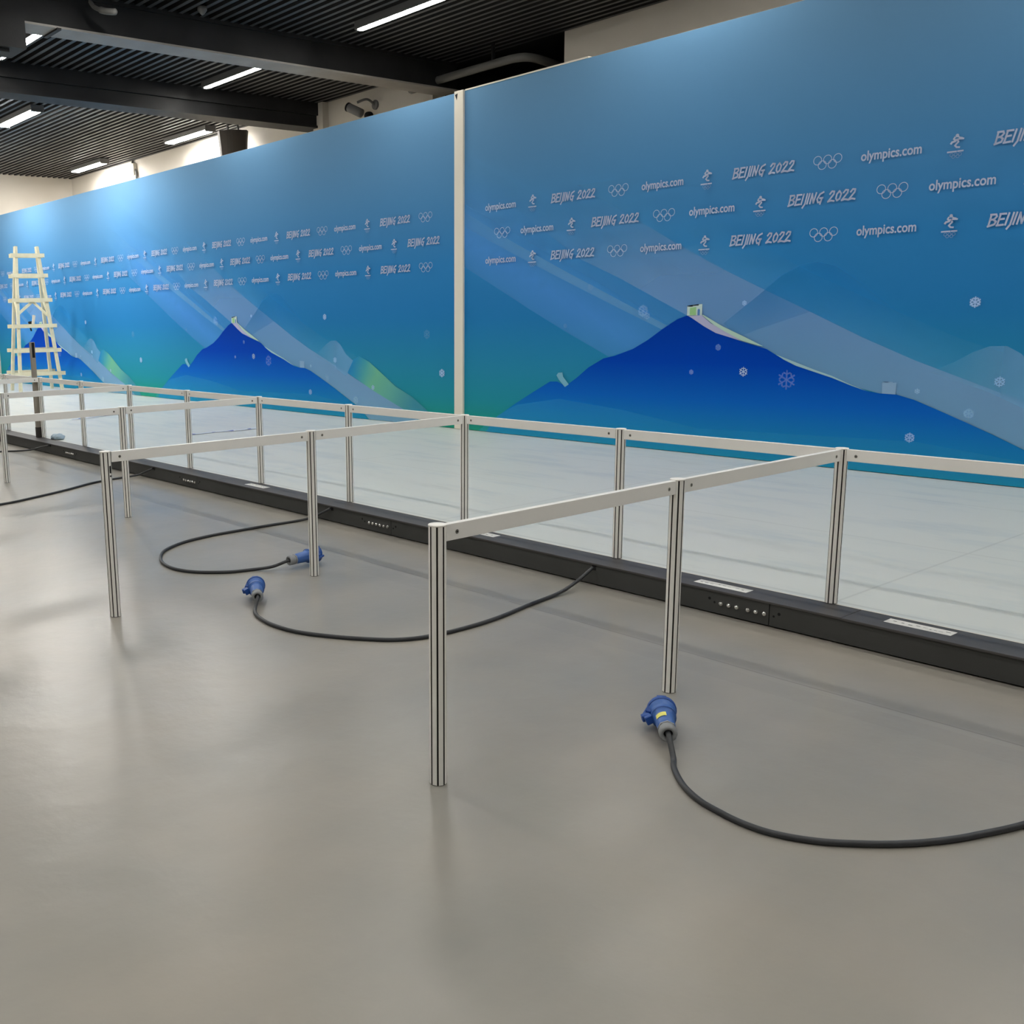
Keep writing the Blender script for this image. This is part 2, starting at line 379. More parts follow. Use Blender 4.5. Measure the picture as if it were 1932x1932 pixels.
for i, (x, y, lab) in enumerate(lights):
    if x < -10:
        o = copy_tree(proto_twin) if used_twin else proto_twin; used_twin = True
    else:
        o = proto_light if i == 0 else copy_tree(proto_light)
    o.location = (x, y, ZC); o['label'] = lab

# ------------------------------------------------------------------ platform
HP = 0.102; E1 = -0.155; E2 = -0.006; YW = 3.252; PX0, PX1 = XL + 0.02, 4.2
pf = empty('raised_platform', (0, 0, 0), 'low white raised platform with a charcoal kerb running under the blue backdrop', 'platform')
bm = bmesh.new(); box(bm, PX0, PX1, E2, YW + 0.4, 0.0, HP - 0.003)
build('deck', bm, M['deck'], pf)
bm = bmesh.new(); box(bm, PX0, PX1, E2, E2 + 0.006, HP - 0.003, HP); build('deck_edge', bm, M['white'], pf)
joints = [PX1, 2.08, -0.158, -2.408, -4.59, -6.8, -9.0, -11.2, -13.4, -15.6, PX0]
for a, b in zip(joints, joints[1:]):
    bm = bmesh.new(); box(bm, b + 0.0015, a - 0.0015, E1, E1 + 0.02, 0.006, HP - 0.008, bev=0.0015)
    k = build('kerb_panel', bm, M['kerb'], pf)
    if a < 3 and a > -9:
        offs = [-0.204, -0.169, -0.135, -0.086, -0.053, -0.018] if abs(a + 0.158) < .01 else [-0.19, -0.158, -0.125, -0.092, -0.060, -0.027]
        for of in offs:
            bm = bmesh.new(); bmesh.ops.create_uvsphere(bm, u_segments=12, v_segments=8, radius=0.0098)
            bmesh.ops.translate(bm, vec=(a + of, E1 - 0.002, 0.050), verts=bm.verts)
            build('stud', bm, M['chrome'], k, True)
        for hx, hz, rr in ((-0.257, 0.062, .006), (-0.234, 0.050, .0045)):
            bm = bmesh.new(); lathe(bm, (a + hx, E1 - 0.0008, hz), (0, 1, 0), [(0, rr), (0.003, rr)], 12); build('drain_hole', bm, M['hole'], k)
    if b > -9 and b > PX0 + .1:
        for hx, hz, rr in ((0.019, 0.047, .0045), (0.040, 0.060, .006)):
            bm = bmesh.new(); lathe(bm, (b + hx, E1 - 0.0008, hz), (0, 1, 0), [(0, rr), (0.003, rr)], 12); build('drain_hole', bm, M['hole'], k)
tops = [PX1, 2.35, 0.12, -2.08, -4.3, -6.5, -8.7, -10.9, -13.1, -15.3, PX0]
for i, (a, b) in enumerate(zip(tops, tops[1:])):
    sh = 0.004 if i % 2 else 0.0
    bm = bmesh.new(); box(bm, b + 0.001, a - 0.001, E1 - 0.006 - sh, E2, HP - 0.009, HP, bev=0.002)
    build('kerb_top', bm, M['kerbtop'], pf)
for hx, hz in ((1.07, 0.082), (-0.997, 0.082), (-2.952, 0.084), (-5.254, 0.084), (-7.361, 0.084)):
    bm = bmesh.new(); box(bm, hx - 0.012, hx + 0.010, E1 - 0.0012, E1 + 0.004, hz - 0.013, hz + 0.009); build('cable_outlet', bm, M['hole'], pf)
for lx, ly, ln in ((-0.403, -0.083, 0.235), (0.350, -0.068, 0.222), (-1.80, -0.07, 0.24), (-3.89, -0.085, 0.235), (-6.05, -0.085, 0.22)):
    bm = bmesh.new(); box(bm, lx - ln / 2, lx + ln / 2, ly - 0.027, ly + 0.027, HP, HP + 0.0006)
    x = lx - ln / 2 + 0.02; rr = random.Random(int(lx * 100))
    while x < lx + ln / 2 - 0.02:
        ww = rr.uniform(0.006, 0.016); hh = rr.uniform(0.001, 0.004); yy = ly + rr.uniform(-0.008, 0.008)
        box(bm, x, x + ww, yy - hh, yy + hh, HP + 0.0007, HP + 0.0009, 1); x += ww + rr.uniform(0.004, 0.02)
    build('paper_label', bm, [M['paper'], M['ink']], pf)

# ------------------------------------------------------------------ backdrop with its printed picture
P_ = 6.61
def art_face(bm, lay, poly, fcol, y, zs=(), us=()):
    """flat printed shape in the (u, z) plane, cut into bands so the ink colour can vary"""
    t = bmesh.new()
    t.faces.new([t.verts.new((u, 0, z)) for u, z in poly])
    for z in zs:
        g = list(t.verts) + list(t.edges) + list(t.faces)
        bmesh.ops.bisect_plane(t, geom=g, plane_co=(0, 0, z), plane_no=(0, 0, 1))
    for u in us:
        g = list(t.verts) + list(t.edges) + list(t.faces)
        bmesh.ops.bisect_plane(t, geom=g, plane_co=(u, 0, 0), plane_no=(1, 0, 0))
    bmesh.ops.triangulate(t, faces=t.faces)
    mp = {v: bm.verts.new((v.co.x, y, v.co.z)) for v in t.verts}
    for f in t.faces:
        nf = bm.faces.new([mp[v] for v in f.verts])
        nf.normal_update()
        if nf.normal.y > 0: nf.normal_flip()
        nf.material_index = 1
        for lp in nf.loops: lp[lay] = fcol(lp.vert.co.x, lp.vert.co.z)
    t.free()
def ramp(stops, t):
    if t <= stops[0][0]: return stops[0][1]
    for (a, ca), (b, cb) in zip(stops, stops[1:]):
        if t <= b:
            k = (t - a) / (b - a); return tuple(ca[i] + (cb[i] - ca[i]) * k for i in range(len(ca)))
    return stops[-1][1]
def C4(r, g, b, a=1.0): q = rgb(r, g, b); return (q[0], q[1], q[2], a)
SKY = [(0.0, C4(40, 150, 118)), (0.2, C4(38, 146, 132)), (0.32, C4(36, 142, 156)), (0.7, C4(40, 134, 171)), (1.2, C4(38, 121, 183)), (1.7, C4(50, 127, 188)), (2.3, C4(76, 134, 184)), (3.3, C4(108, 150, 186))]
MTN = [(0.05, C4(36, 140, 172)), (0.30, C4(28, 125, 186)), (0.52, C4(14, 100, 194)), (0.8, C4(0, 66, 178)), (1.16, C4(0, 54, 160))]
mountain = [(0.30, 0.10), (0.45, 0.255), (0.669, 0.385), (0.884, 0.500), (1.091, 0.607), (1.175, 0.61), (1.269, 0.575), (1.39, 0.65), (1.515, 0.742), (1.668, 0.82), (1.789, 0.846), (1.964, 0.903), (2.104, 0.975), (2.239, 1.062), (2.371, 1.136), (2.455, 1.163), (2.502, 1.145), (2.608, 1.083), (2.711, 1.033), (2.925, 0.968), (3.126, 0.915), (3.264, 0.84), (3.357, 0.799), (3.512, 0.754), (3.624, 0.722), (3.759, 0.674), (3.867, 0.643), (3.947, 0.632), (4.059, 0.629), (4.171, 0.6), (4.334, 0.537), (4.492, 0.475), (4.645, 0.411), (4.85, 0.32), (5.06, 0.23), (5.25, 0.10)]
ZB = HP + 0.001; ZT = 3.235
zgrid = [0.25, 0.4, 0.55, 0.7, 0.85, 1.0, 1.15, 1.3, 1.5, 1.7, 2.0, 2.3, 2.6, 2.9]
def band(lower, upper):       # closed strip between two polylines, both left to right
    return list(lower) + list(reversed(upper))
def flake(bm, lay, u, z, r, a, y, solid=False, base=SKY):
    b_ = ramp(base, z); q = C4(190, 214, 244, a); q = (q[0] + (1 - a) * b_[0], q[1] + (1 - a) * b_[1], q[2] + (1 - a) * b_[2], a)  # base colour added in to offset the layers shading each other
    col = lambda uu, zz: q
    if solid:
        art_face(bm, lay, [(u + r * math.cos(k * math.pi / 4), z + r * math.sin(k * math.pi / 4)) for k in range(8)], lambda uu, zz: tuple(C4(150, 185, 235)[i] + (1 - a * 0.45) * b_[i] for i in range(3)) + (a * 0.45,), y)
        y -= 0.0006
    for k in range(6):
        an = math.pi / 6 + k * math.pi / 3; d = (math.cos(an), math.sin(an)); n = (-d[1], d[0]); w_ = r * 0.085
        art_face(bm, lay, [(u + n[0] * w_, z + n[1] * w_), (u - n[0] * w_, z - n[1] * w_), (u + d[0] * r - n[0] * w_, z + d[1] * r - n[1] * w_), (u + d[0] * r + n[0] * w_, z + d[1] * r + n[1] * w_)], col, y)
        for s in (-1, 1):
            b0 = (u + d[0] * r * 0.5, z + d[1] * r * 0.5); e = (b0[0] + (d[0] * 0.6 + s * n[0]) * r * 0.38, b0[1] + (d[1] * 0.6 + s * n[1]) * r * 0.38)
            art_face(bm, lay, [b0, (b0[0] + d[0] * w_ * 2, b0[1] + d[1] * w_ * 2), (e[0] + d[0] * w_, e[1] + d[1] * w_), (e[0] - d[0] * w_, e[1] - d[1] * w_)], col, y)
def art(bm, lay, o, yf, u1=P_, sky=SKY, detail=True):
    """one printed picture, its left edge at u = o"""
    sh = lambda poly: [(u + o, z) for u, z in poly]
    def over(f, base, k=1.0):        # colour lifted by the sheet below, making up for shadow between the layers
        def g(u, z):
            c = f(u, z); b_ = ramp(base, z); t_ = (1 - c[3]) * k
            return (min(0.9, c[0] + t_ * b_[0]), min(0.9, c[1] + t_ * b_[1]), min(0.9, c[2] + t_ * b_[2]), c[3])
        return g
    U = lambda f: (lambda u, z: f(u - o, z))
    st = 0.0012
    L_ = [yf - st * k for k in range(1, 9)]
    # pale sky glow falling away to the right
    tl = [(0.0, 1.668), (0.374, 1.462), (0.835, 1.235), (1.281, 1.03), (1.70, 0.845)]
    # blue sheet of light right of the green slope
    def fblue(u, z):
        s = (z - (1.668 - 0.485 * u))            # height above the green slope's edge
        a = 0.62 * max(0.0, 1 - abs(s - 0.25) / 0.75) ** 0.8
        a *= max(0.0, min(1.0, (u + 1.3) / 1.3))
        return C4(84, 146, 225, max(0.0, min(0.62, a)) if s > -0.05 else 0.0)
    blue = [(-1.6, 2.44), (0.374, 1.468), (0.835, 1.24), (1.281, 1.03), (1.72, 0.835), (1.97, 0.90), (2.24, 1.062), (2.45, 1.165), (2.45, 1.48), (2.0, 1.70), (1.0, 2.19), (0.0, 2.67), (-1.0, 3.15), (-1.15, 3.22), (-1.6, 3.22)]
    art_face(bm, lay, sh(blue), U(over(fblue, SKY)), L_[0], zs=[1.0 + 0.1 * k for k in range(22)], us=[o + k * 0.15 for k in range(-10, 17)])
    # thin brighter ray
    ray = band([(-1.2, 2.55), (0.0, 2.02), (0.62, 1.74), (1.20, 1.49), (1.80, 1.235), (2.25, 1.05)], [(-1.2, 2.72), (0.0, 2.16), (0.62, 1.84), (1.20, 1.57), (1.80, 1.30), (2.28, 1.085)])
    art_face(bm, lay, sh(ray), U(over(lambda u, z: C4(140, 176, 232, max(0.0, 0.05 + 0.20 * min(1, u / 1.2))), SKY, 1.3)), L_[1], us=[o + k * 0.3 for k in range(1, 8)])
    # wide steel-coloured beam
    lo = [(0.55, 2.20), (1.0, 1.90), (1.41, 1.64), (1.80, 1.475), (2.23, 1.269), (2.47, 1.155), (2.608, 1.083), (2.711, 1.033), (2.925, 0.968), (3.126, 0.915), (3.264, 0.84), (3.512, 0.754), (3.759, 0.674), (3.947, 0.632), (4.059, 0.629), (4.171, 0.6), (4.334, 0.537), (4.645, 0.411), (4.85, 0.32), (5.06, 0.23), (5.25, 0.10)]
    up = [(1.35, 2.25), (1.9, 1.95), (2.447, 1.65), (2.747, 1.495), (3.033, 1.36), (3.434, 1.175), (3.807, 1.0), (4.152, 0.855), (4.798, 0.62), (5.3, 0.43), (5.86, 0.235), (6.15, 0.10)]
    def fst(u, z):
        a = 0.0
        if u > 0.5: a = 0.45 * min(1, (u - 0.5) / 1.6) + 0.22 * max(0, min(1, (u - 3) / 2.2))
        if z > 1.45: a *= max(0, 1 - (z - 1.45) / 0.7)
        return C4(150, 170, 226, a * 0.85)
    art_face(bm, lay, sh(band(lo, up)), U(over(fst, SKY, 1.15)), L_[1], zs=[0.4, 0.7, 1.0, 1.2, 1.35, 1.5, 1.65, 1.8, 1.95, 2.1], us=[o + k * 0.2 for k in range(3, 30)])
    # soft blue halo above the beam
    halo = band(up, [(2.1, 2.25), (2.6, 1.95), (3.05, 1.65), (3.4, 1.45), (3.9, 1.22), (4.4, 1.0), (5.0, 0.80), (5.5, 0.6), (6.0, 0.35), (6.35, 0.10)])
    def fhalo(u, z):
        e = ramp([(1.35, (2.25,)), (2.447, (1.65,)), (3.434, (1.175,)), (4.152, (0.855,)), (5.3, (0.43,)), (6.15, (0.10,))], u)[0]
        return C4(86, 158, 220, 0.34 * max(0, 1 - (z - e) / 0.30) * (0.4 if u < 2.4 else 1))
    art_face(bm, lay, sh(halo), U(over(fhalo, SKY)), L_[2], us=[o + k * 0.2 for k in range(7, 32)], zs=[0.2 + 0.15 * k for k in range(14)])
    # far dome-shaped hill
    dome = [(2.768, 1.10), (3.035, 1.296), (3.212, 1.435), (3.349, 1.494), (3.459, 1.511), (3.595, 1.475), (3.718, 1.395), (3.852, 1.294), (4.017, 1.168), (4.30, 0.96), (4.152, 0.855), (3.807, 1.0), (3.434, 1.175), (3.033, 1.05), (2.9, 1.0)]
    def fd(u, z):
        a = 0.50 * max(0, min(1, (4.25 - u) / 1.3)) * max(0.12, min(1, (z - 0.85) / 0.55))
        return C4(16, 104, 158, a)
    art_face(bm, lay, sh(dome), U(over(fd, SKY, 1.15)), L_[3], zs=[1.0, 1.1, 1.2, 1.3, 1.4], us=[o + k * 0.2 for k in range(14, 22)])
    # pale rock and the green-topped foothill
    rock = [(4.25, 0.78), (4.399, 0.851), (4.494, 0.911), (4.587, 0.949), (4.68, 0.95), (4.76, 0.905), (4.86, 0.80), (4.99, 0.73), (4.90, 0.60), (4.84, 0.56), (4.6, 0.67)]
    art_face(bm, lay, sh(rock), U(over(lambda u, z: C4(132, 168, 226, 0.45 * max(0.1, min(1, (u - 4.25) / 0.5))), SKY, 1.1)), L_[4], us=[o + 4.45, o + 4.65, o + 4.85])
    hill = [(4.88, 0.60), (4.99, 0.745), (5.09, 0.785), (5.27, 0.726), (5.49, 0.601), (5.70, 0.48), (5.97, 0.38), (6.18, 0.265), (6.36, 0.10), (6.15, 0.10), (5.86, 0.235), (5.3, 0.43)]
    def fh(u, z):
        s = (z - (0.60 + (4.88 - u) * 0.38)); 
        c = ramp([(4.9, C4(40, 130, 200)), (5.15, C4(60, 160, 190)), (5.4, C4(120, 195, 160)), (5.7, C4(110, 185, 170)), (6.2, C4(70, 150, 175))], u + (0.72 - z) * 0.5)
        return (c[0], c[1], c[2], 0.85)
    art_face(bm, lay, sh(hill), U(fh), L_[5], zs=[0.3, 0.45, 0.6, 0.7], us=[o + k * 0.2 for k in range(25, 31)])
    # main mountain
    art_face(bm, lay, sh(mountain), U(lambda u, z: ramp(MTN, z)), L_[6], zs=[0.2, 0.3, 0.4, 0.52, 0.65, 0.8, 1.0])
    yy = L_[7]
    # mist over the mountain's foot
    art_face(bm, lay, sh([(0.2, 0.10), (0.424, 0.25), (0.70, 0.38), (1.2, 0.46), (1.9, 0.40), (2.6, 0.30), (4.2, 0.33), (5.0, 0.24), (5.2, 0.10)]), U(over(lambda u, z: C4(60, 160, 195, 0.28 if u < 1.2 else (0.2 if u < 2.5 else 0.12)), MTN)), yy, us=[o + 1.2, o + 1.5, o + 2.5, o + 3.0], zs=[0.2, 0.3, 0.4])
    # lit stone wall along the ridge, gate tower, small towers
    art_face(bm, lay, sh([(2.468, 1.160), (2.584, 1.163), (2.669, 1.10), (2.80, 1.04), (2.925, 0.972), (2.711, 1.030), (2.608, 1.080), (2.502, 1.142)]), lambda u, z: C4(176, 178, 212), yy)
    art_face(bm, lay, sh([(2.584, 1.166), (2.60, 1.166), (2.769, 1.078), (2.958, 0.998), (3.10, 0.935), (3.06, 0.94), (2.925, 0.975), (2.80, 1.035), (2.70, 1.085)]), lambda u, z: C4(178, 208, 196), yy - st)
    art_face(bm, lay, sh([(2.456, 1.163), (2.456, 1.236), (2.478, 1.236), (2.478, 1.228), (2.505, 1.228), (2.505, 1.244), (2.53, 1.244), (2.53, 1.236), (2.555, 1.236), (2.555, 1.247), (2.586, 1.247), (2.586, 1.163)]), lambda u, z: C4(192, 214, 214), yy)
    art_face(bm, lay, sh([(2.480, 1.166), (2.480, 1.222), (2.535, 1.226), (2.535, 1.166)]), lambda u, z: C4(150, 196, 140), yy - st)
    art_face(bm, lay, sh([(2.548, 1.163), (2.548, 1.205), (2.558, 1.214), (2.568, 1.205), (2.568, 1.163)]), lambda u, z: C4(90, 130, 190), yy - st)
    art_face(bm, lay, sh([(3.20, 0.878), (3.264, 0.842), (3.357, 0.801), (3.512, 0.756), (3.624, 0.724), (3.759, 0.676), (3.867, 0.643), (3.75, 0.685), (3.62, 0.738), (3.50, 0.775), (3.36, 0.823)]), lambda u, z: C4(170, 205, 215, 0.9), yy)
    art_face(bm, lay, sh([(3.966, 0.632), (3.962, 0.712), (3.985, 0.712), (3.985, 0.704), (4.005, 0.704), (4.005, 0.712), (4.03, 0.712), (4.03, 0.706), (4.054, 0.708), (4.054, 0.630)]), lambda u, z: C4(150, 186, 222, 0.8), yy)
    art_face(bm, lay, sh([(1.165, 0.665), (1.185, 0.687), (1.232, 0.692), (1.240, 0.655), (1.305, 0.590), (1.262, 0.566), (1.19, 0.630)]), lambda u, z: C4(120, 180, 205), yy)
    if not detail: return
    for u, z, r, a, s in ((4.482, 1.215, .034, .85, 1), (2.935, 1.246, .020, .7, 1), (4.66, 0.735, .032, .6, 1), (4.188, 0.657, .018, .6, 1), (4.505, 0.531, .033, .35, 1), (4.165, 0.353, .033, .6, 1), (2.955, 0.747, .036, .95, 0), (3.295, 0.699, .070, .16, 0), (2.738, 0.923, .025, .2, 1), (2.516, 0.732, .020, .35, 1), (2.052, 1.205, .050, .22, 1), (2.09, 1.165, .030, .35, 0), (1.255, 1.092, .022, .12, 1), (1.518, 1.408, .030, .15, 0), (6.20, 1.02, .05, .12, 0), (6.42, 0.64, .042, .85, 1), (5.331, 0.454, .028, .7, 1), (5.025, 0.300, .045, .45, 1)):
        if u < u1 - 0.05: flake(bm, lay, u + o, z, r, a, yy - st, bool(s), MTN if (2.0 < u < 4.2 and z < 0.95 and z < 1.9 - 0.36 * u) else SKY)

# shared logo meshes ---------------------------------------------------------
def text_mesh(name, s, width, height, shear=0.0, bold=0.0):
    cu = bpy.data.curves.new(name, 'FONT'); cu.body = s; cu.shear = shear; cu.offset = bold; cu.align_x = 'CENTER'; cu.align_y = 'CENTER'; cu.resolution_u = 3
    cu.extrude = 0.0
    o = bpy.data.objects.new(name, cu); COL.objects.link(o)
    bpy.context.view_layer.update()
    me = bpy.data.meshes.new_from_object(o.evaluated_get(bpy.context.evaluated_depsgraph_get()))
    bpy.data.objects.remove(o)
    xs = [v.co.x for v in me.vertices]; ys = [v.co.y for v in me.vertices]
    cx, cy = (min(xs) + max(xs)) / 2, (min(ys) + max(ys)) / 2
    kx, ky = width / (max(xs) - min(xs)), height / (max(ys) - min(ys))
    for v in me.vertices: v.co = Vector(((v.co.x - cx) * kx, 0.0, (v.co.y - cy) * ky))
    me.name = name; me.materials.clear(); me.materials.append(M['logo'])
    return me
NS = [0]
def stroke(bm, pts, w_, mi=0, y=0.0):
    for (x0, z0), (x1, z1) in zip(pts, pts[1:]):
        d = Vector((x1 - x0, z1 - z0)); 
        if d.length < 1e-6: continue
        NS[0] = (NS[0] + 1) % 7; y = -0.00035 * NS[0]
        d.normalize(); n = Vector((-d.y, d.x)) * w_ / 2; e = d * w_ * 0.3
        f = bm.faces.new([bm.verts.new((x0 - e.x + n.x, y, z0 - e.y + n.y)), bm.verts.new((x0 - e.x - n.x, y, z0 - e.y - n.y)), bm.verts.new((x1 + e.x - n.x, y, z1 + e.y - n.y)), bm.verts.new((x1 + e.x + n.x, y, z1 + e.y + n.y))])
        f.material_index = mi
BR = {  # brush capitals in a 1 x 1.4 cell
 'B': [[(0.1, 1.3), (0.1, 0.0)], [(0.0, 1.35), (0.7, 1.35), (0.85, 1.1), (0.6, 0.78), (0.1, 0.72)], [(0.5, 0.75), (0.9, 0.5), (0.8, 0.15), (0.0, -0.05)]],
 'E': [[(0.15, 1.3), (0.1, 0.05)], [(0.05, 1.35), (0.85, 1.35)], [(0.1, 0.7), (0.75, 0.75)], [(0.0, 0.0), (0.85, 0.05)]],
 'I': [[(0.15, 1.4), (0.05, 0.0)]],
 'J': [[(0.3, 1.4), (0.25, 0.0), (-0.05, -0.5)]],
 'N': [[(0.1, 0.0), (0.15, 1.35)], [(0.15, 1.35), (0.65, 0.05)], [(0.65, 0.05), (0.8, 1.4)]],
 'G': [[(0.95, 1.4), (0.4, 1.15), (0.1, 0.5), (0.35, 0.05), (0.8, 0.1), (0.85, 0.6)], [(0.5, 0.6), (1.0, 0.62)], [(0.8, 0.1), (0.75, -0.2)]],
 '2': [[(0.05, 1.0), (0.3, 1.35), (0.7, 1.3), (0.7, 0.95), (0.05, 0.05)], [(0.0, 0.0), (0.5, 0.12), (1.0, 0.02)]],
 '0': [[(0.4, 1.3), (0.1, 0.9), (0.1, 0.35), (0.35, 0.05), (0.7, 0.25), (0.8, 0.9), (0.4, 1.3)]]}
def event_mesh():
    bm = bmesh.new(); x = 0.0
    adv = {'B': 1.1, 'E': 1.05, 'I': 0.42, 'J': 0.55, 'N': 1.05, 'G': 1.2, '2': 1.1, '0': 1.05, ' ': 0.75}
    for ch in 'BEIJING 2022':
        for st_ in BR.get(ch, []): stroke(bm, [(x + a + 0.22 * b, b) for a, b in st_], 0.24)
        x += adv[ch]
    k = 0.47 / x
    for v in bm.verts: v.co = Vector(((v.co.x - x / 2) * k, 0, (v.co.z - 0.6) * k * 1.12))
    me = bpy.data.meshes.new('event_lettering'); bm.to_mesh(me); bm.free(); me.materials.append(M['logo']); return me
def rings_into(bm, cx, cz, R, w_, mi=0):
    for i, (dx, dz) in enumerate(((-2.3, 0.55), (0, 0.55), (2.3, 0.55), (-1.15, -0.55), (1.15, -0.55))):
        c = (cx + dx * R, cz + dz * R); n = 24; y = -0.0004 * i
        a = [bm.verts.new((c[0] + (R - w_) * math.cos(2 * math.pi * k / n), y, c[1] + (R - w_) * math.sin(2 * math.pi * k / n))) for k in range(n)]
        b = [bm.verts.new((c[0] + R * math.cos(2 * math.pi * k / n), y, c[1] + R * math.sin(2 * math.pi * k / n))) for k in range(n)]
        for k in range(n): bm.faces.new((a[k], a[(k + 1) % n], b[(k + 1) % n], b[k])).material_index = mi
def ring_mesh():
    bm = bmesh.new(); rings_into(bm, 0, 0, 0.030, 0.0045)
    me = bpy.data.meshes.new('ring_emblem'); bm.to_mesh(me); bm.free(); me.materials.append(M['logo']); return me
def figure_mesh():
    bm = bmesh.new()
    # leaping winter-sports figure: head, swept arm, body, trailing ribbon leg
    bm.faces.new([bm.verts.new((0.000 + 0.0105 * math.cos(k * math.pi / 5), 0, 0.0640 + 0.0105 * math.sin(k * math.pi / 5))) for k in range(10)])
    stroke(bm, [(-0.012, 0.056), (-0.018, 0.046), (-0.008, 0.038), (0.014, 0.043), (0.038, 0.042)], 0.010)
    stroke(bm, [(0.004, 0.060), (0.014, 0.052), (0.030, 0.047)], 0.008)
    stroke(bm, [(0.000, 0.040), (-0.010, 0.032), (-0.026, 0.028), (-0.032, 0.020)], 0.012)
    stroke(bm, [(0.004, 0.038), (0.010, 0.026), (0.000, 0.016), (-0.008, 0.006), (0.002, -0.004), (0.018, -0.006)], 0.010)
    # two word lines and small rings
    x = -0.048
    for ww in (0.008, 0.006, 0.005, 0.005, 0.005, 0.007, 0.007, 0.0, 0.007, 0.007, 0.007, 0.007):
        if ww: stroke(bm, [(x, -0.0285), (x + ww * 0.8, -0.0285)], 0.009)
        x += max(ww, 0.004) + 0.0014
    rings_into(bm, 0, -0.052, 0.0105, 0.0028, 1)
    me = bpy.data.meshes.new('figure_emblem'); bm.to_mesh(me); bm.free(); me.materials.append(M['logo']); me.materials.append(M['logo_faint']); return me
ME_EV = event_mesh(); ME_RI = ring_mesh(); ME_FI = figure_mesh(); ME_WEB = text_mesh('website_lettering', 'olympics.com', 0.378, 0.082, 0.0, 0.02)
def logos(parent, yp, rows, x0, x1):
    for z, bx in rows:
        k = -12
        while k < 12:
            base = bx + k * 1.715
            for nm, me, dx, dz in (('event_lettering', ME_EV, 0, 0.002), ('ring_emblem', ME_RI, 0.467, 0.0), ('website_lettering', ME_WEB, 0.880, -0.004), ('figure_emblem', ME_FI, 1.270, -0.012)):
                x = base + dx
                if x0 + 0.2 < x < x1 - 0.2:
                    o = link(nm, me, None, parent); o.location = (x, yp, z + dz)
            k += 1

def backdrop(name, x0, x1, arts, label, rows, lx0, lx1):
    r = empty(name, (0, 0, 0), label, 'backdrop')
    bm = bmesh.new(); lay = bm.loops.layers.float_color.new('ink')
    box(bm, x0, x1, YW, YW + 0.10, ZB, ZT, 0)
    us = []; u = x0
    art_face(bm, lay, [(x0, ZB), (x1, ZB), (x1, ZT - 0.001), (x0, ZT - 0.001)], lambda u, z: ramp(SKY, z), YW - 0.0006, zs=zgrid)
    for o in arts: art(bm, lay, o, YW - 0.0006)
    # trim the picture to the panel
    for co, no in (((x0, 0, 0), (-1, 0, 0)), ((x1, 0, 0), (1, 0, 0)), ((0, 0, ZB), (0, 0, -1))):
        bmesh.ops.bisect_plane(bm, geom=list(bm.verts) + list(bm.edges) + list(bm.faces), plane_co=co, plane_no=no, clear_outer=True)
    me = bpy.data.meshes.new('printed_panel'); bm.to_mesh(me); bm.free()
    link('printed_panel', me, [M['white'], M['print']], r)
    logos(r, YW - 0.0175, rows, lx0, lx1)
    return r
backdrop('printed_backdrop', -5.333, 1.277, [-5.333], 'blue printed backdrop wall right of the white upright, with mountains and rows of logos',
         [(2.163, -4.021), (1.93, -3.582), (1.69, -4.016)], -5.25, 1.25)
backdrop('printed_backdrop', XL + 0.01, -5.452, [-12.06, -18.67], 'long blue printed backdrop wall left of the white upright, behind the wooden ladder',
         [(2.156, -6.331), (1.920, -5.898), (1.676, -6.331)], XL + 0.1, -5.45)
# white upright between the backdrops
up_ = empty('white_upright', (-5.3925, YW, 0), 'tall white upright post between the two blue printed backdrops', 'upright')
bm = bmesh.new(); box(bm, -0.0595, 0.0595, -0.022, 0.10, HP, 3.245, bev=0.003); build('upright_body', bm, M['white'], up_)
bm = bmesh.new()
f = bm.faces.new([bm.verts.new((-0.048, -0.0235, 3.215)), bm.verts.new((-0.012, -0.0235, 3.222)), bm.verts.new((-0.024, -0.0235, 3.165))])
e = bmesh.ops.extrude_face_region(bm, geom=[f]); bmesh.ops.translate(bm, vec=(0, 0.003, 0), verts=[v for v in e['geom'] if isinstance(v, bmesh.types.BMVert)])
build('notch', bm, M['metal_dark'], up_)
bm = bmesh.new(); box(bm, -5.325, -3.9, YW - 0.003, YW + 0.1, ZT, ZT + 0.012); tag(build('capping_strip', bm, M['white']), 'thin white capping strip along the top edge of the backdrops at the upright', 'trim strip')

# ------------------------------------------------------------------ post-and-rail barrier
H = 0.695; R0 = 0.0225
def post_mesh(h):
    bm = bmesh.new(); pts = []
    N = 8
    for k in range(N):
        a = 2 * math.pi * k / N
        hw = 0.0023; tn = Vector((-math.sin(a), math.cos(a))); rd = Vector((math.cos(a), math.sin(a)))
        edge = math.sqrt(R0 ** 2 - hw ** 2)
        pts += [(rd * edge - tn * hw, 0), (rd * 0.0135 - tn * hw, 1), (rd * 0.0135 + tn * hw, 1), (rd * edge + tn * hw, 1)]
        for j in (1, 2):   # round between slots
            aa = a + 2 * math.pi / N * (j / 3.0); pts.append((Vector((math.cos(aa), math.sin(aa))) * R0, 0))
    n = len(pts)
    lo = [bm.verts.new((p.x, p.y, 0.002)) for p, _ in pts]; hi = [bm.verts.new((p.x, p.y, h - 0.003)) for p, _ in pts]
    # material index: slot walls dark, shade of the grooves put into the colour
    for i in range(n):
        j = (i + 1) % n; f = bm.faces.new((lo[i], lo[j], hi[j], hi[i])); kk = i % 6
        f.material_index = 1 if kk in (0, 1, 2) else 0
        f.smooth = False
    bm.faces.new(lo[::-1]); bm.faces.new(hi)
    me = bpy.data.meshes.new('post'); bm.to_mesh(me); bm.free()
    me.materials.append(M['post']); me.materials.append(M['slot']); return me
PM_F = post_mesh(H); PM_B = post_mesh(H - HP)
bm = bmesh.new(); lathe(bm, (0, 0, 0), (0, 0, 1), [(-0.003, R0 + 0.0005), (0.0, R0 + 0.0012), (0.0015, R0), (0.002, 0.01)], 24)
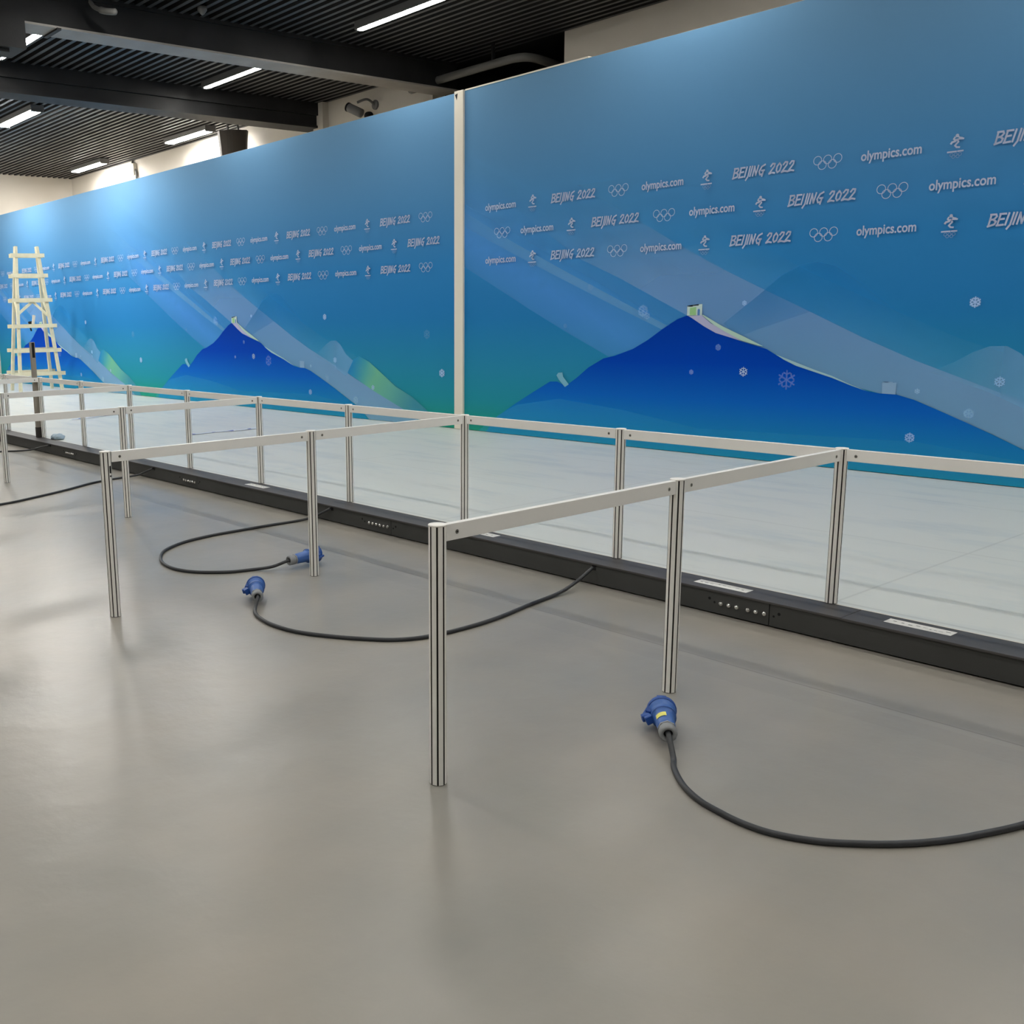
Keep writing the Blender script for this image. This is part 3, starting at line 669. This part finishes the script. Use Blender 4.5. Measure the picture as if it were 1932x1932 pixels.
bmesh.ops.recalc_face_normals(bm, faces=bm.faces); CAPM = bpy.data.meshes.new('post_cap'); bm.to_mesh(CAPM); bm.free(); CAPM.materials.append(M['cap'])
bm = bmesh.new(); lathe(bm, (0, 0, 0), (0, 0, 1), [(0.0, R0 - 0.001), (0.0025, R0 - 0.001)], 16)
bmesh.ops.recalc_face_normals(bm, faces=bm.faces); FOOTM = bpy.data.meshes.new('post_foot'); bm.to_mesh(FOOTM); bm.free(); FOOTM.materials.append(M['slot'])
def add_post(parent, x, y, z0):
    z0 = z0 + 0.0008 if z0 > 0.05 else z0
    o = link('post', PM_B if z0 > 0.05 else PM_F, None, parent); o.location = (x, y, z0)
    c = link('post_cap', CAPM, None, o); c.location = (0, 0, (H - z0) - 0.002)
    f = link('post_foot', FOOTM, None, o); f.location = (0, 0, 0)
    return o
RT = 0.020; RH = 0.043
def add_rail(parent, a, b, side):
    """flat rail between two posts; side = direction the screw heads face"""
    a = Vector((a[0], a[1], 0)); b = Vector((b[0], b[1], 0)); d = (b - a).normalized()
    a2 = a + d * (R0 + 0.0003); b2 = b - d * (R0 + 0.0003); z = H - 0.004 - RH / 2
    bm = bmesh.new(); L = (b2 - a2).length
    box(bm, 0, L, -RT / 2, RT / 2, -RH / 2, RH / 2, bev=0.0015)
    o = build('rail', bm, M['rail'], parent); o.location = (a2.x, a2.y, z); o.rotation_euler = (0, 0, math.atan2(d.y, d.x))
    for s in (0.035, L - 0.035):
        bm = bmesh.new(); lathe(bm, (s, side * (RT / 2 + 0.0008), -0.001), (0, side, 0), [(0, 0.0055), (0.0004, 0.006), (0.0008, 0.005)], 14)
        lathe(bm, (s, side * (RT / 2 + 0.0015), -0.001), (0, side, 0), [(0, 0.0022), (0.0003, 0.0022)], 6, 1)
        build('screw', bm, [M['screw'], M['hole']], o)
    return o
back = [0.0, -0.992, -1.985, -2.975, -3.966, -4.958, -5.94, -6.925, -7.91, -8.90, -9.89, -10.88, -11.87, -12.86, -13.85]
bt = empty('post_rail_barrier', (-4, 0, HP), 'long white rail on fluted posts standing along the charcoal kerb of the platform', 'barrier')
bt.location = (0, 0, 0)
bx = [1.98, 0.99] + back
for x in bx: add_post(bt, x, 0.0, HP)
for a, b in zip(bx, bx[1:]): add_rail(bt, (b, 0), (a, 0), -1)
rows = [  # mid post, front post, back post x, label
 ((0.0, -1.015), (0.006, -2.03), 0.0, 'nearest white rail divider, its front post standing closest to the camera'),
 ((-1.985, -0.99), (-1.995, -2.01), -1.985, 'second white rail divider, running behind the two blue plugs'),
 ((-3.97, -1.0), (-3.97, -2.03), -3.966, 'third white rail divider from the camera, cut by the left picture edge'),
 ((-5.95, -1.07), (-5.95, -2.05), -5.94, 'fourth white rail divider, small at the left, nearer than the dark pole'),
 ((-7.93, -1.03), (-7.93, -2.04), -7.91, 'farthest white rail divider, starting beside the dark pole'),
]
for mid, fr, bx_, lab in rows:
    t = empty('rail_divider', (0, 0, 0), lab, 'barrier', 'white rail dividers reaching out from the platform')
    add_post(t, mid[0], mid[1], 0.0); fp = add_post(t, fr[0], fr[1], 0.0)
    if bx_ == -1.985:
        for z0, z1 in ((0.605, 0.635), (0.590, 0.596)):
            bm = bmesh.new(); box(bm, 0.0215, 0.0232, -0.004, 0.004, z0, z1)
            q = build('lock_slot', bm, M['hole'], fp); q.rotation_euler = (0, 0, math.radians(22.5))
    add_rail(t, fr, mid, -1); add_rail(t, mid, (bx_, -0.0), -1)

# ------------------------------------------------------------------ dark pole fixed beside a barrier post
pl = empty('dark_pole', (-7.958, -0.034, HP + 0.001), 'dark grey square pole standing against a barrier post in front of the ladder', 'pole')
bm = bmesh.new(); box(bm, -0.021, 0.021, -0.021, 0.021, 0.004, 0.93, bev=0.003); build('pole_shaft', bm, M['pole'], pl)
bm = bmesh.new(); box(bm, 0.0212, 0.0218, -0.012, 0.014, 0.78, 0.925); build('open_slot', bm, M['hole'], pl)
bm = bmesh.new(); box(bm, -0.0225, 0.0225, -0.0225, 0.0225, 0.0, 0.10); build('pole_base', bm, M['slot'], pl)

# pale blue cloth bundle on the kerb
bm = bmesh.new(); bmesh.ops.create_icosphere(bm, subdivisions=3, radius=1.0)
rr = random.Random(3)
for v in bm.verts:
    n = 1 + 0.18 * math.sin(7 * v.co.x + 3 * v.co.y) * math.cos(5 * v.co.z + 2) + rr.uniform(-0.03, 0.03)
    v.co = Vector((v.co.x * 0.085 * n, v.co.y * 0.06 * n, max(0.0, 0.02 + v.co.z * 0.032 * n)))
o = build('folded_cloth', bm, M['bag'], None, True); o.location = (-7.66, 0.04, HP)
tag(o, 'small pale blue cloth bundle on the platform edge beside the dark pole', 'cloth')

# crumpled strips of clear tape left on the deck
M['tape'] = mat('clear_tape', rgb(222, 226, 236), 0.25); M['tape_mark'] = mat('tape_mark', rgb(96, 104, 160), 0.5)
for pts_, lab in (([(-7.0, 1.08), (-7.02, 1.38), (-6.98, 1.65), (-7.0, 1.92)], 'crumpled clear tape strip with blue marks on the white platform, nearer of two'),
                  ([(-9.46, 0.93), (-9.62, 1.40), (-9.72, 1.90)], 'crumpled clear tape strip on the white platform, farther of two')):
    bm = bmesh.new(); rr = random.Random(5); sp_ = spline([(a, b, 0) for a, b in pts_], 7); x0_ = Vector((pts_[0][0], pts_[0][1], HP))
    prev = None
    for i, p_ in enumerate(sp_):
        w2 = 0.034 + rr.uniform(-0.010, 0.012); h2 = rr.uniform(0.001, 0.009)
        cur = [bm.verts.new((p_.x - x0_.x - w2, p_.y - x0_.y, 0.001)), bm.verts.new((p_.x - x0_.x, p_.y - x0_.y, h2)), bm.verts.new((p_.x - x0_.x + w2, p_.y - x0_.y, 0.001))]
        if prev:
            mi = 1 if i % 5 == 3 else 0
            for a, b in ((0, 1), (1, 2)): bm.faces.new((prev[a], prev[b], cur[b], cur[a])).material_index = mi
        prev = cur
    o = build('tape_strip', bm, [M['tape'], M['tape_mark']]); o.location = x0_; tag(o, lab, 'tape', 'tape strips on the platform')

# ------------------------------------------------------------------ blue power connectors on black cables
def plug_cable(label, cable, tip_dir, gland, zc, flap=0.0, sticker=False, flap_side=1):
    """gland = point where the cord enters; tip_dir points to the capped end"""
    t = empty('power_cable', (gland[0], gland[1], 0.0), label, 'power cable', 'black power cables with blue connectors')
    g = Vector((0, 0, zc)); d = Vector((tip_dir[0], tip_dir[1], tip_dir[2])).normalized()
    w0 = Vector((gland[0], gland[1], 0))
    pts = [Vector(c) - w0 for c in cable]
    bm = bmesh.new(); tube(bm, spline([g + d * 0.02, g - d * 0.02] + pts, 10), 0.0078, 12)
    build('cord', bm, M['cable'], t)
    bm = bmesh.new()
    lathe(bm, g, d, [(0.030, 0.019), (0.045, 0.0255), (0.10, 0.0275), (0.108, 0.029), (0.112, 0.0345), (0.119, 0.0350), (0.123, 0.0315), (0.150, 0.0335), (0.155, 0.0385), (0.160, 0.0395)], 28)
    b = build('connector_body', bm, M['blue'], t)
    bm = bmesh.new()
    lathe(bm, g, d, [(0.030, 0.0235), (0.010, 0.0255), (-0.002, 0.0245), (-0.006, 0.021), (-0.004, 0.0135), (0.010, 0.0125)], 12, closed=False)
    lathe(bm, g, d, [(0.026, 0.0262), (0.034, 0.0262), (0.036, 0.022)], 8)
    build('cable_gland', bm, M['gland'], b)
    bm = bmesh.new(); lathe(bm, g, d, [(0.006, 0.0125), (0.008, 0.012)], 16); build('gland_hole', bm, M['hole'], b)
    # hinged round lid with its latch
    side = d.cross(Vector((0, 0, 1))).normalized() * flap_side
    bm = bmesh.new(); lathe(bm, g, d, [(0.1115, 0.0352), (0.1125, 0.0358), (0.1155, 0.0358), (0.1165, 0.0352)], 28, closed=False); build('collar_ring', bm, M['bluedark'], b)
    bm = bmesh.new()
    c0 = g + d * 0.161
    lathe(bm, c0, d, [(0.0, 0.0405), (0.004, 0.0425), (0.014, 0.0425), (0.020, 0.040), (0.024, 0.031), (0.026, 0.010)], 28)
    build('flap_lid', bm, M['bluedark'], b)
    bm = bmesh.new()
    bar(bm, g + d * 0.186 + side * 0.030 - Vector((0, 0, 0.006)), g + d * 0.128 + side * 0.050 - Vector((0, 0, 0.010)), 0.026, 0.010)
    bar(bm, g + d * 0.132 + side * 0.036 - Vector((0, 0, 0.006)), g + d * 0.128 + side * 0.060 - Vector((0, 0, 0.012)), 0.018, 0.020)
    bar(bm, g + d * 0.116 + side * 0.030 - Vector((0, 0, 0.004)), g + d * 0.112 + side * 0.050 - Vector((0, 0, 0.014)), 0.014, 0.026)
    bar(bm, g + d * 0.165 + side * 0.030 + Vector((0, 0, 0.012)), g + d * 0.150 + side * 0.040 - Vector((0, 0, 0.002)), 0.020, 0.012)
    bmesh.ops.bevel(bm, geom=list(bm.edges), offset=0.002, segments=1, affect='EDGES')
    build('lid_latch', bm, M['bluedark'], b)
    bm = bmesh.new()
    up = side.cross(d).normalized()
    if up.z < 0: up = -up
    bar(bm, g + d * 0.176 - side * 0.012 + up * 0.036, g + d * 0.176 + side * 0.014 + up * 0.036, 0.016, 0.008); build('hinge', bm, M['bluedark'], b)
    if sticker:
        bm = bmesh.new(); n = 8; rows_ = []
        for tt in (0.066, 0.092):
            ring = []
            for k in range(n + 1):
                a = math.radians(-4 + 66 * k / n)
                ring.append(bm.verts.new(g + d * tt + (up * math.cos(a) + side * math.sin(a)) * 0.0281))
            rows_.append(ring)
        for k in range(n): bm.faces.new((rows_[0][k], rows_[0][k + 1], rows_[1][k + 1], rows_[1][k]))
        build('sticker', bm, M['yellow'], b)
    return t
ZR = 0.008
c1 = [(0.322, -1.455, 0.012), (0.36, -1.505, ZR), (0.433, -1.571, ZR), (0.506, -1.611, ZR), (0.56, -1.625, ZR), (0.636, -1.635, ZR), (0.71, -1.624, ZR), (0.789, -1.582, ZR), (0.855, -1.521, ZR), (0.916, -1.448, ZR), (0.969, -1.361, ZR), (1.01, -1.267, ZR), (1.06, -1.12, ZR), (1.10, -0.9, ZR), (1.12, -0.55, ZR), (1.09, -0.32, 0.012), (1.07, -0.215, 0.05), (1.07, -0.1665, 0.082)]
plug_cable('black cable with the blue connector nearest the camera, carrying a yellow sticker', c1, (-0.66, 0.75, 0.02), (0.262, -1.395), 0.044, sticker=True, flap_side=-1)
c2 = [(-1.665, -1.530, 0.014), (-1.60, -1.568, ZR), (-1.50, -1.592, ZR), (-1.411, -1.596, ZR), (-1.293, -1.576, ZR), (-1.168, -1.515, ZR), (-1.055, -1.436, ZR), (-0.965, -1.35, ZR), (-0.915, -1.234, ZR), (-0.899, -1.045, ZR), (-0.911, -0.855, ZR), (-0.955, -0.62, ZR), (-0.985, -0.40, 0.012), (-0.995, -0.27, 0.04), (-0.997, -0.1665, 0.082)]
plug_cable('black cable with blue connector lying left of the nearest post, its lid tab pointing left', c2, (-0.86, 0.50, 0.03), (-1.715, -1.485), 0.044, flap_side=-1)
c3 = [(-2.20, -1.09, 0.02), (-2.256, -1.16, ZR), (-2.298, -1.281, ZR), (-2.404, -1.397, ZR), (-2.532, -1.444, ZR), (-2.683, -1.431, ZR), (-2.838, -1.36, ZR), (-2.951, -1.266, ZR), (-3.047, -1.101, ZR), (-3.092, -0.907, ZR), (-3.101, -0.725, ZR), (-3.105, -0.50, ZR), (-3.10, -0.33, ZR), (-3.07, -0.235, 0.02), (-3.01, -0.185, 0.055), (-2.955, -0.1665, 0.084)]
plug_cable('black looped cable whose blue connector lies behind the second divider post', c3, (-0.08, 0.99, 0.03), (-2.165, -1.01), 0.044, flap_side=1)
def plain_cable(label, pts):
    t = empty('power_cable', (pts[0][0], pts[0][1], 0), label, 'power cable', 'black power cables with blue connectors')
    w0 = Vector((pts[0][0], pts[0][1], 0)); bm = bmesh.new(); tube(bm, spline([Vector(p) - w0 for p in pts], 8), 0.0078, 10); build('cord', bm, M['cable'], t)
plain_cable('black cable lying across the floor left of the second divider, leaving the picture', [(-4.6, -1.95, ZR), (-4.8, -1.75, ZR), (-4.95, -1.52, ZR), (-5.00, -1.36, ZR), (-5.08, -1.18, ZR), (-5.22, -0.90, ZR), (-5.40, -0.60, ZR), (-5.47, -0.36, ZR), (-5.42, -0.23, 0.022), (-5.34, -0.185, 0.055), (-5.26, -0.1665, 0.084)])
plain_cable('farthest black cable, rising to the kerb left of the dark pole', [(-8.1, -1.0, ZR), (-7.95, -0.75, ZR), (-7.87, -0.46, ZR), (-7.80, -0.33, ZR), (-7.68, -0.24, 0.02), (-7.52, -0.19, 0.055), (-7.37, -0.1665, 0.084)])

# ------------------------------------------------------------------ wooden A-frame ladder on the platform
ld = empty('step_ladder', (-14.2, 2.42, HP + 0.012), 'pale wooden A-frame ladder standing on the platform before the blue backdrop', 'ladder')
lat = Vector((0.607, 0.794, 0)); dep = Vector((-0.797, 0.604, 0)); th = math.radians(25)
Wd = lat * math.cos(th) + dep * math.sin(th); Sd = -lat * math.sin(th) + dep * math.cos(th)
HT = 2.26; w0_, w1_ = 0.66, 0.34; spread = 1.0
def frame_pt(side, fr, z):       # fr 0 = near frame, 1 = far frame
    k = z / HT; wd = (w0_ + (w1_ - w0_) * k) / 2 * side
    return Wd * wd + Sd * (spread * fr * (1 - k) + 0.03 * (fr * 2 - 1) * k) + Sd * (-spread / 2 * 0) * 0 + Sd * (0.5 * spread * k) + Vector((0, 0, z))
levels = [0.30, 0.67, 1.06, 1.47, 1.86, HT - 0.08]
for fr in (0, 1):
    for s in (-1, 1):
        bm = bmesh.new(); top = frame_pt(s, fr, HT + 0.06)
        bar(bm, frame_pt(s, fr, 0.0), top, 0.052, 0.045); build('stile', bm, M['wood'], ld)
    for z in levels:
        bm = bmesh.new(); a = frame_pt(-1, fr, z); b = frame_pt(1, fr, z); d = (b - a).normalized(); off = Sd * (-0.04 if fr == 0 else 0.04)
        bar(bm, a - d * 0.09 + off, b + d * 0.09 + off, 0.03, 0.06); build('rung', bm, M['wood'], ld)
for a, b in ((frame_pt(-1, 0, 1.22), frame_pt(-1, 1, 1.50)), (frame_pt(1, 0, 1.22), frame_pt(1, 1, 1.50)), (frame_pt(-1, 0, 1.25), frame_pt(0.2, 0, 1.48)), (frame_pt(1, 0, 1.20), frame_pt(-0.1, 0, 1.48))):
    bm = bmesh.new(); bar(bm, a, b, 0.03, 0.04); build('brace', bm, M['wood'], ld)
# small black and white tool hanging under a rung
q = ld.location + frame_pt(-0.15, 0, 1.19)
tl = empty('hand_tool', (q.x, q.y, q.z), 'small black and white tool hanging from a rung of the wooden ladder', 'tool')
bm = bmesh.new(); bar(bm, (0.04, 0.03, 0.04), (0.01, 0.01, -0.12), 0.05, 0.03); build('tool_handle', bm, M['white'], tl)
bm = bmesh.new(); bar(bm, (-0.03, -0.02, -0.06), (0.00, 0.0, -0.15), 0.07, 0.03); bar(bm, (-0.03, -0.02, -0.15), (-0.02, -0.01, -0.21), 0.02, 0.02); build('tool_head', bm, M['hole'], tl)

# ------------------------------------------------------------------ things on the back wall and ceiling
sp = empty('loudspeaker', (-11.60, 4.62, 3.42), 'dark brown loudspeaker hanging over the backdrop beside a tube light', 'loudspeaker')
bm = bmesh.new()
fv = Vector((0.797, -0.604, 0)); rvv = Vector((0.607, 0.794, 0))
front = []; n = 8
prof = [(-0.23, 0.0)] + [(-0.19 + 0.40 * k / n, 0.10 + 0.03 * math.sin(math.pi * k / n)) for k in range(n + 1)] + [(0.225, 0.0), (0.17, -0.18), (-0.17, -0.18)]
lo = [bm.verts.new(rvv * (a * 0.80) + fv * b + Vector((0, 0, 0.0))) for a, b in prof]
hi = [bm.verts.new(rvv * (a + 0.0) + fv * (b + 0.05) + Vector((0, 0, 0.50))) for a, b in prof]
N_ = len(prof)
for i in range(N_): bm.faces.new((lo[i], lo[(i + 1) % N_], hi[(i + 1) % N_], hi[i]))
bm.faces.new(lo[::-1]); bm.faces.new(hi)
build('cabinet', bm, M['speaker'], sp)
bm = bmesh.new(); bar(bm, rvv * -0.08 + Vector((0, 0, 0.5)), rvv * -0.08 + Vector((0, 0, 0.64)), 0.03, 0.02); bar(bm, rvv * 0.08 + Vector((0, 0, 0.5)), rvv * 0.06 + Vector((0, 0, 0.64)), 0.03, 0.02)
bar(bm, rvv * -0.12 + Vector((0, 0, 0.52)), rvv * 0.12 + Vector((0, 0, 0.52)), 0.05, 0.02); build('mounting_bracket', bm, M['camgrey'], sp)

cc = empty('security_camera', (-8.80, YB, 3.86), 'dome-and-arm security camera on the grey back wall above the backdrop', 'security camera')
bm = bmesh.new(); lathe(bm, (0.05, 0, 0), (0, -1, 0), [(0, .06), (0.02, .06), (0.03, .045)], 14); build('wall_mount', bm, M['camgrey'], cc)
bm = bmesh.new(); tube(bm, spline([(0.05, -0.02, 0), (0.02, -0.12, 0.06), (-0.08, -0.20, 0.03)], 6), 0.016, 8); build('camera_arm', bm, M['camgrey'], cc)
bm = bmesh.new(); lathe(bm, (-0.17, -0.27, -0.02), (0.8, 0.25, -0.42), [(0, .045), (0.01, .055), (0.22, .055), (0.23, .03)], 14); build('camera_body', bm, M['camgrey'], cc)
bm = bmesh.new(); lathe(bm, (-0.185, -0.275, -0.012), (0.8, 0.25, -0.42), [(0, .057), (0.022, .058)], 14); build('camera_hood', bm, M['hole'], cc)
bm = bmesh.new(); lathe(bm, (0.10, -0.16, -0.13), (0.3, -0.2, -0.9), [(0, .05), (0.02, .06), (0.05, .058), (0.085, .03)], 14); build('camera_dome', bm, M['hole'], cc)

cn = empty('conduit_pipe', (-15.5, YB - 0.03, 3.2), 'thin grey conduit running down the white wall near the far corner', 'conduit')
bm = bmesh.new(); tube(bm, [(0, 0, -0.3), (0, 0, 0.55)], 0.022, 10); tube(bm, spline([(0, 0, 0.55), (-0.02, 0.0, 0.66), (-0.12, 0.0, 0.78), (-0.14, 0, 0.86)], 5), 0.022, 10); build('conduit_tube', bm, M['pipe'], cn)
bm = bmesh.new(); box(bm, -0.17, -0.03, -0.04, 0.02, 0.60, 0.80); build('junction_box', bm, M['white'], cn)

hk = empty('curved_bracket', (-7.0, 0.42, ZC), 'pale curved bracket hanging under the ceiling at the top left', 'bracket')
bm = bmesh.new(); tube(bm, spline([(-0.10, -0.03, 0.0), (-0.10, -0.02, -0.06), (-0.06, 0.0, -0.13), (0.04, 0.05, -0.18), (0.14, 0.12, -0.20)], 6), [0.014] * 8 + [0.02] * 8 + [0.028] * 8 + [0.012], 8); build('bracket_arm', bm, M['pipe'], hk)
bm = bmesh.new(); lathe(bm, (0, 0, 0), (0, 0, -1), [(0, .045), (0.03, .045), (0.05, .03), (0.07, .01)], 14)
o = build('smoke_detector', bm, M['pipe'], None, True); o.location = (-6.95, 1.45, ZC); tag(o, 'small grey detector under the ribbed ceiling left of the near tube light', 'detector')
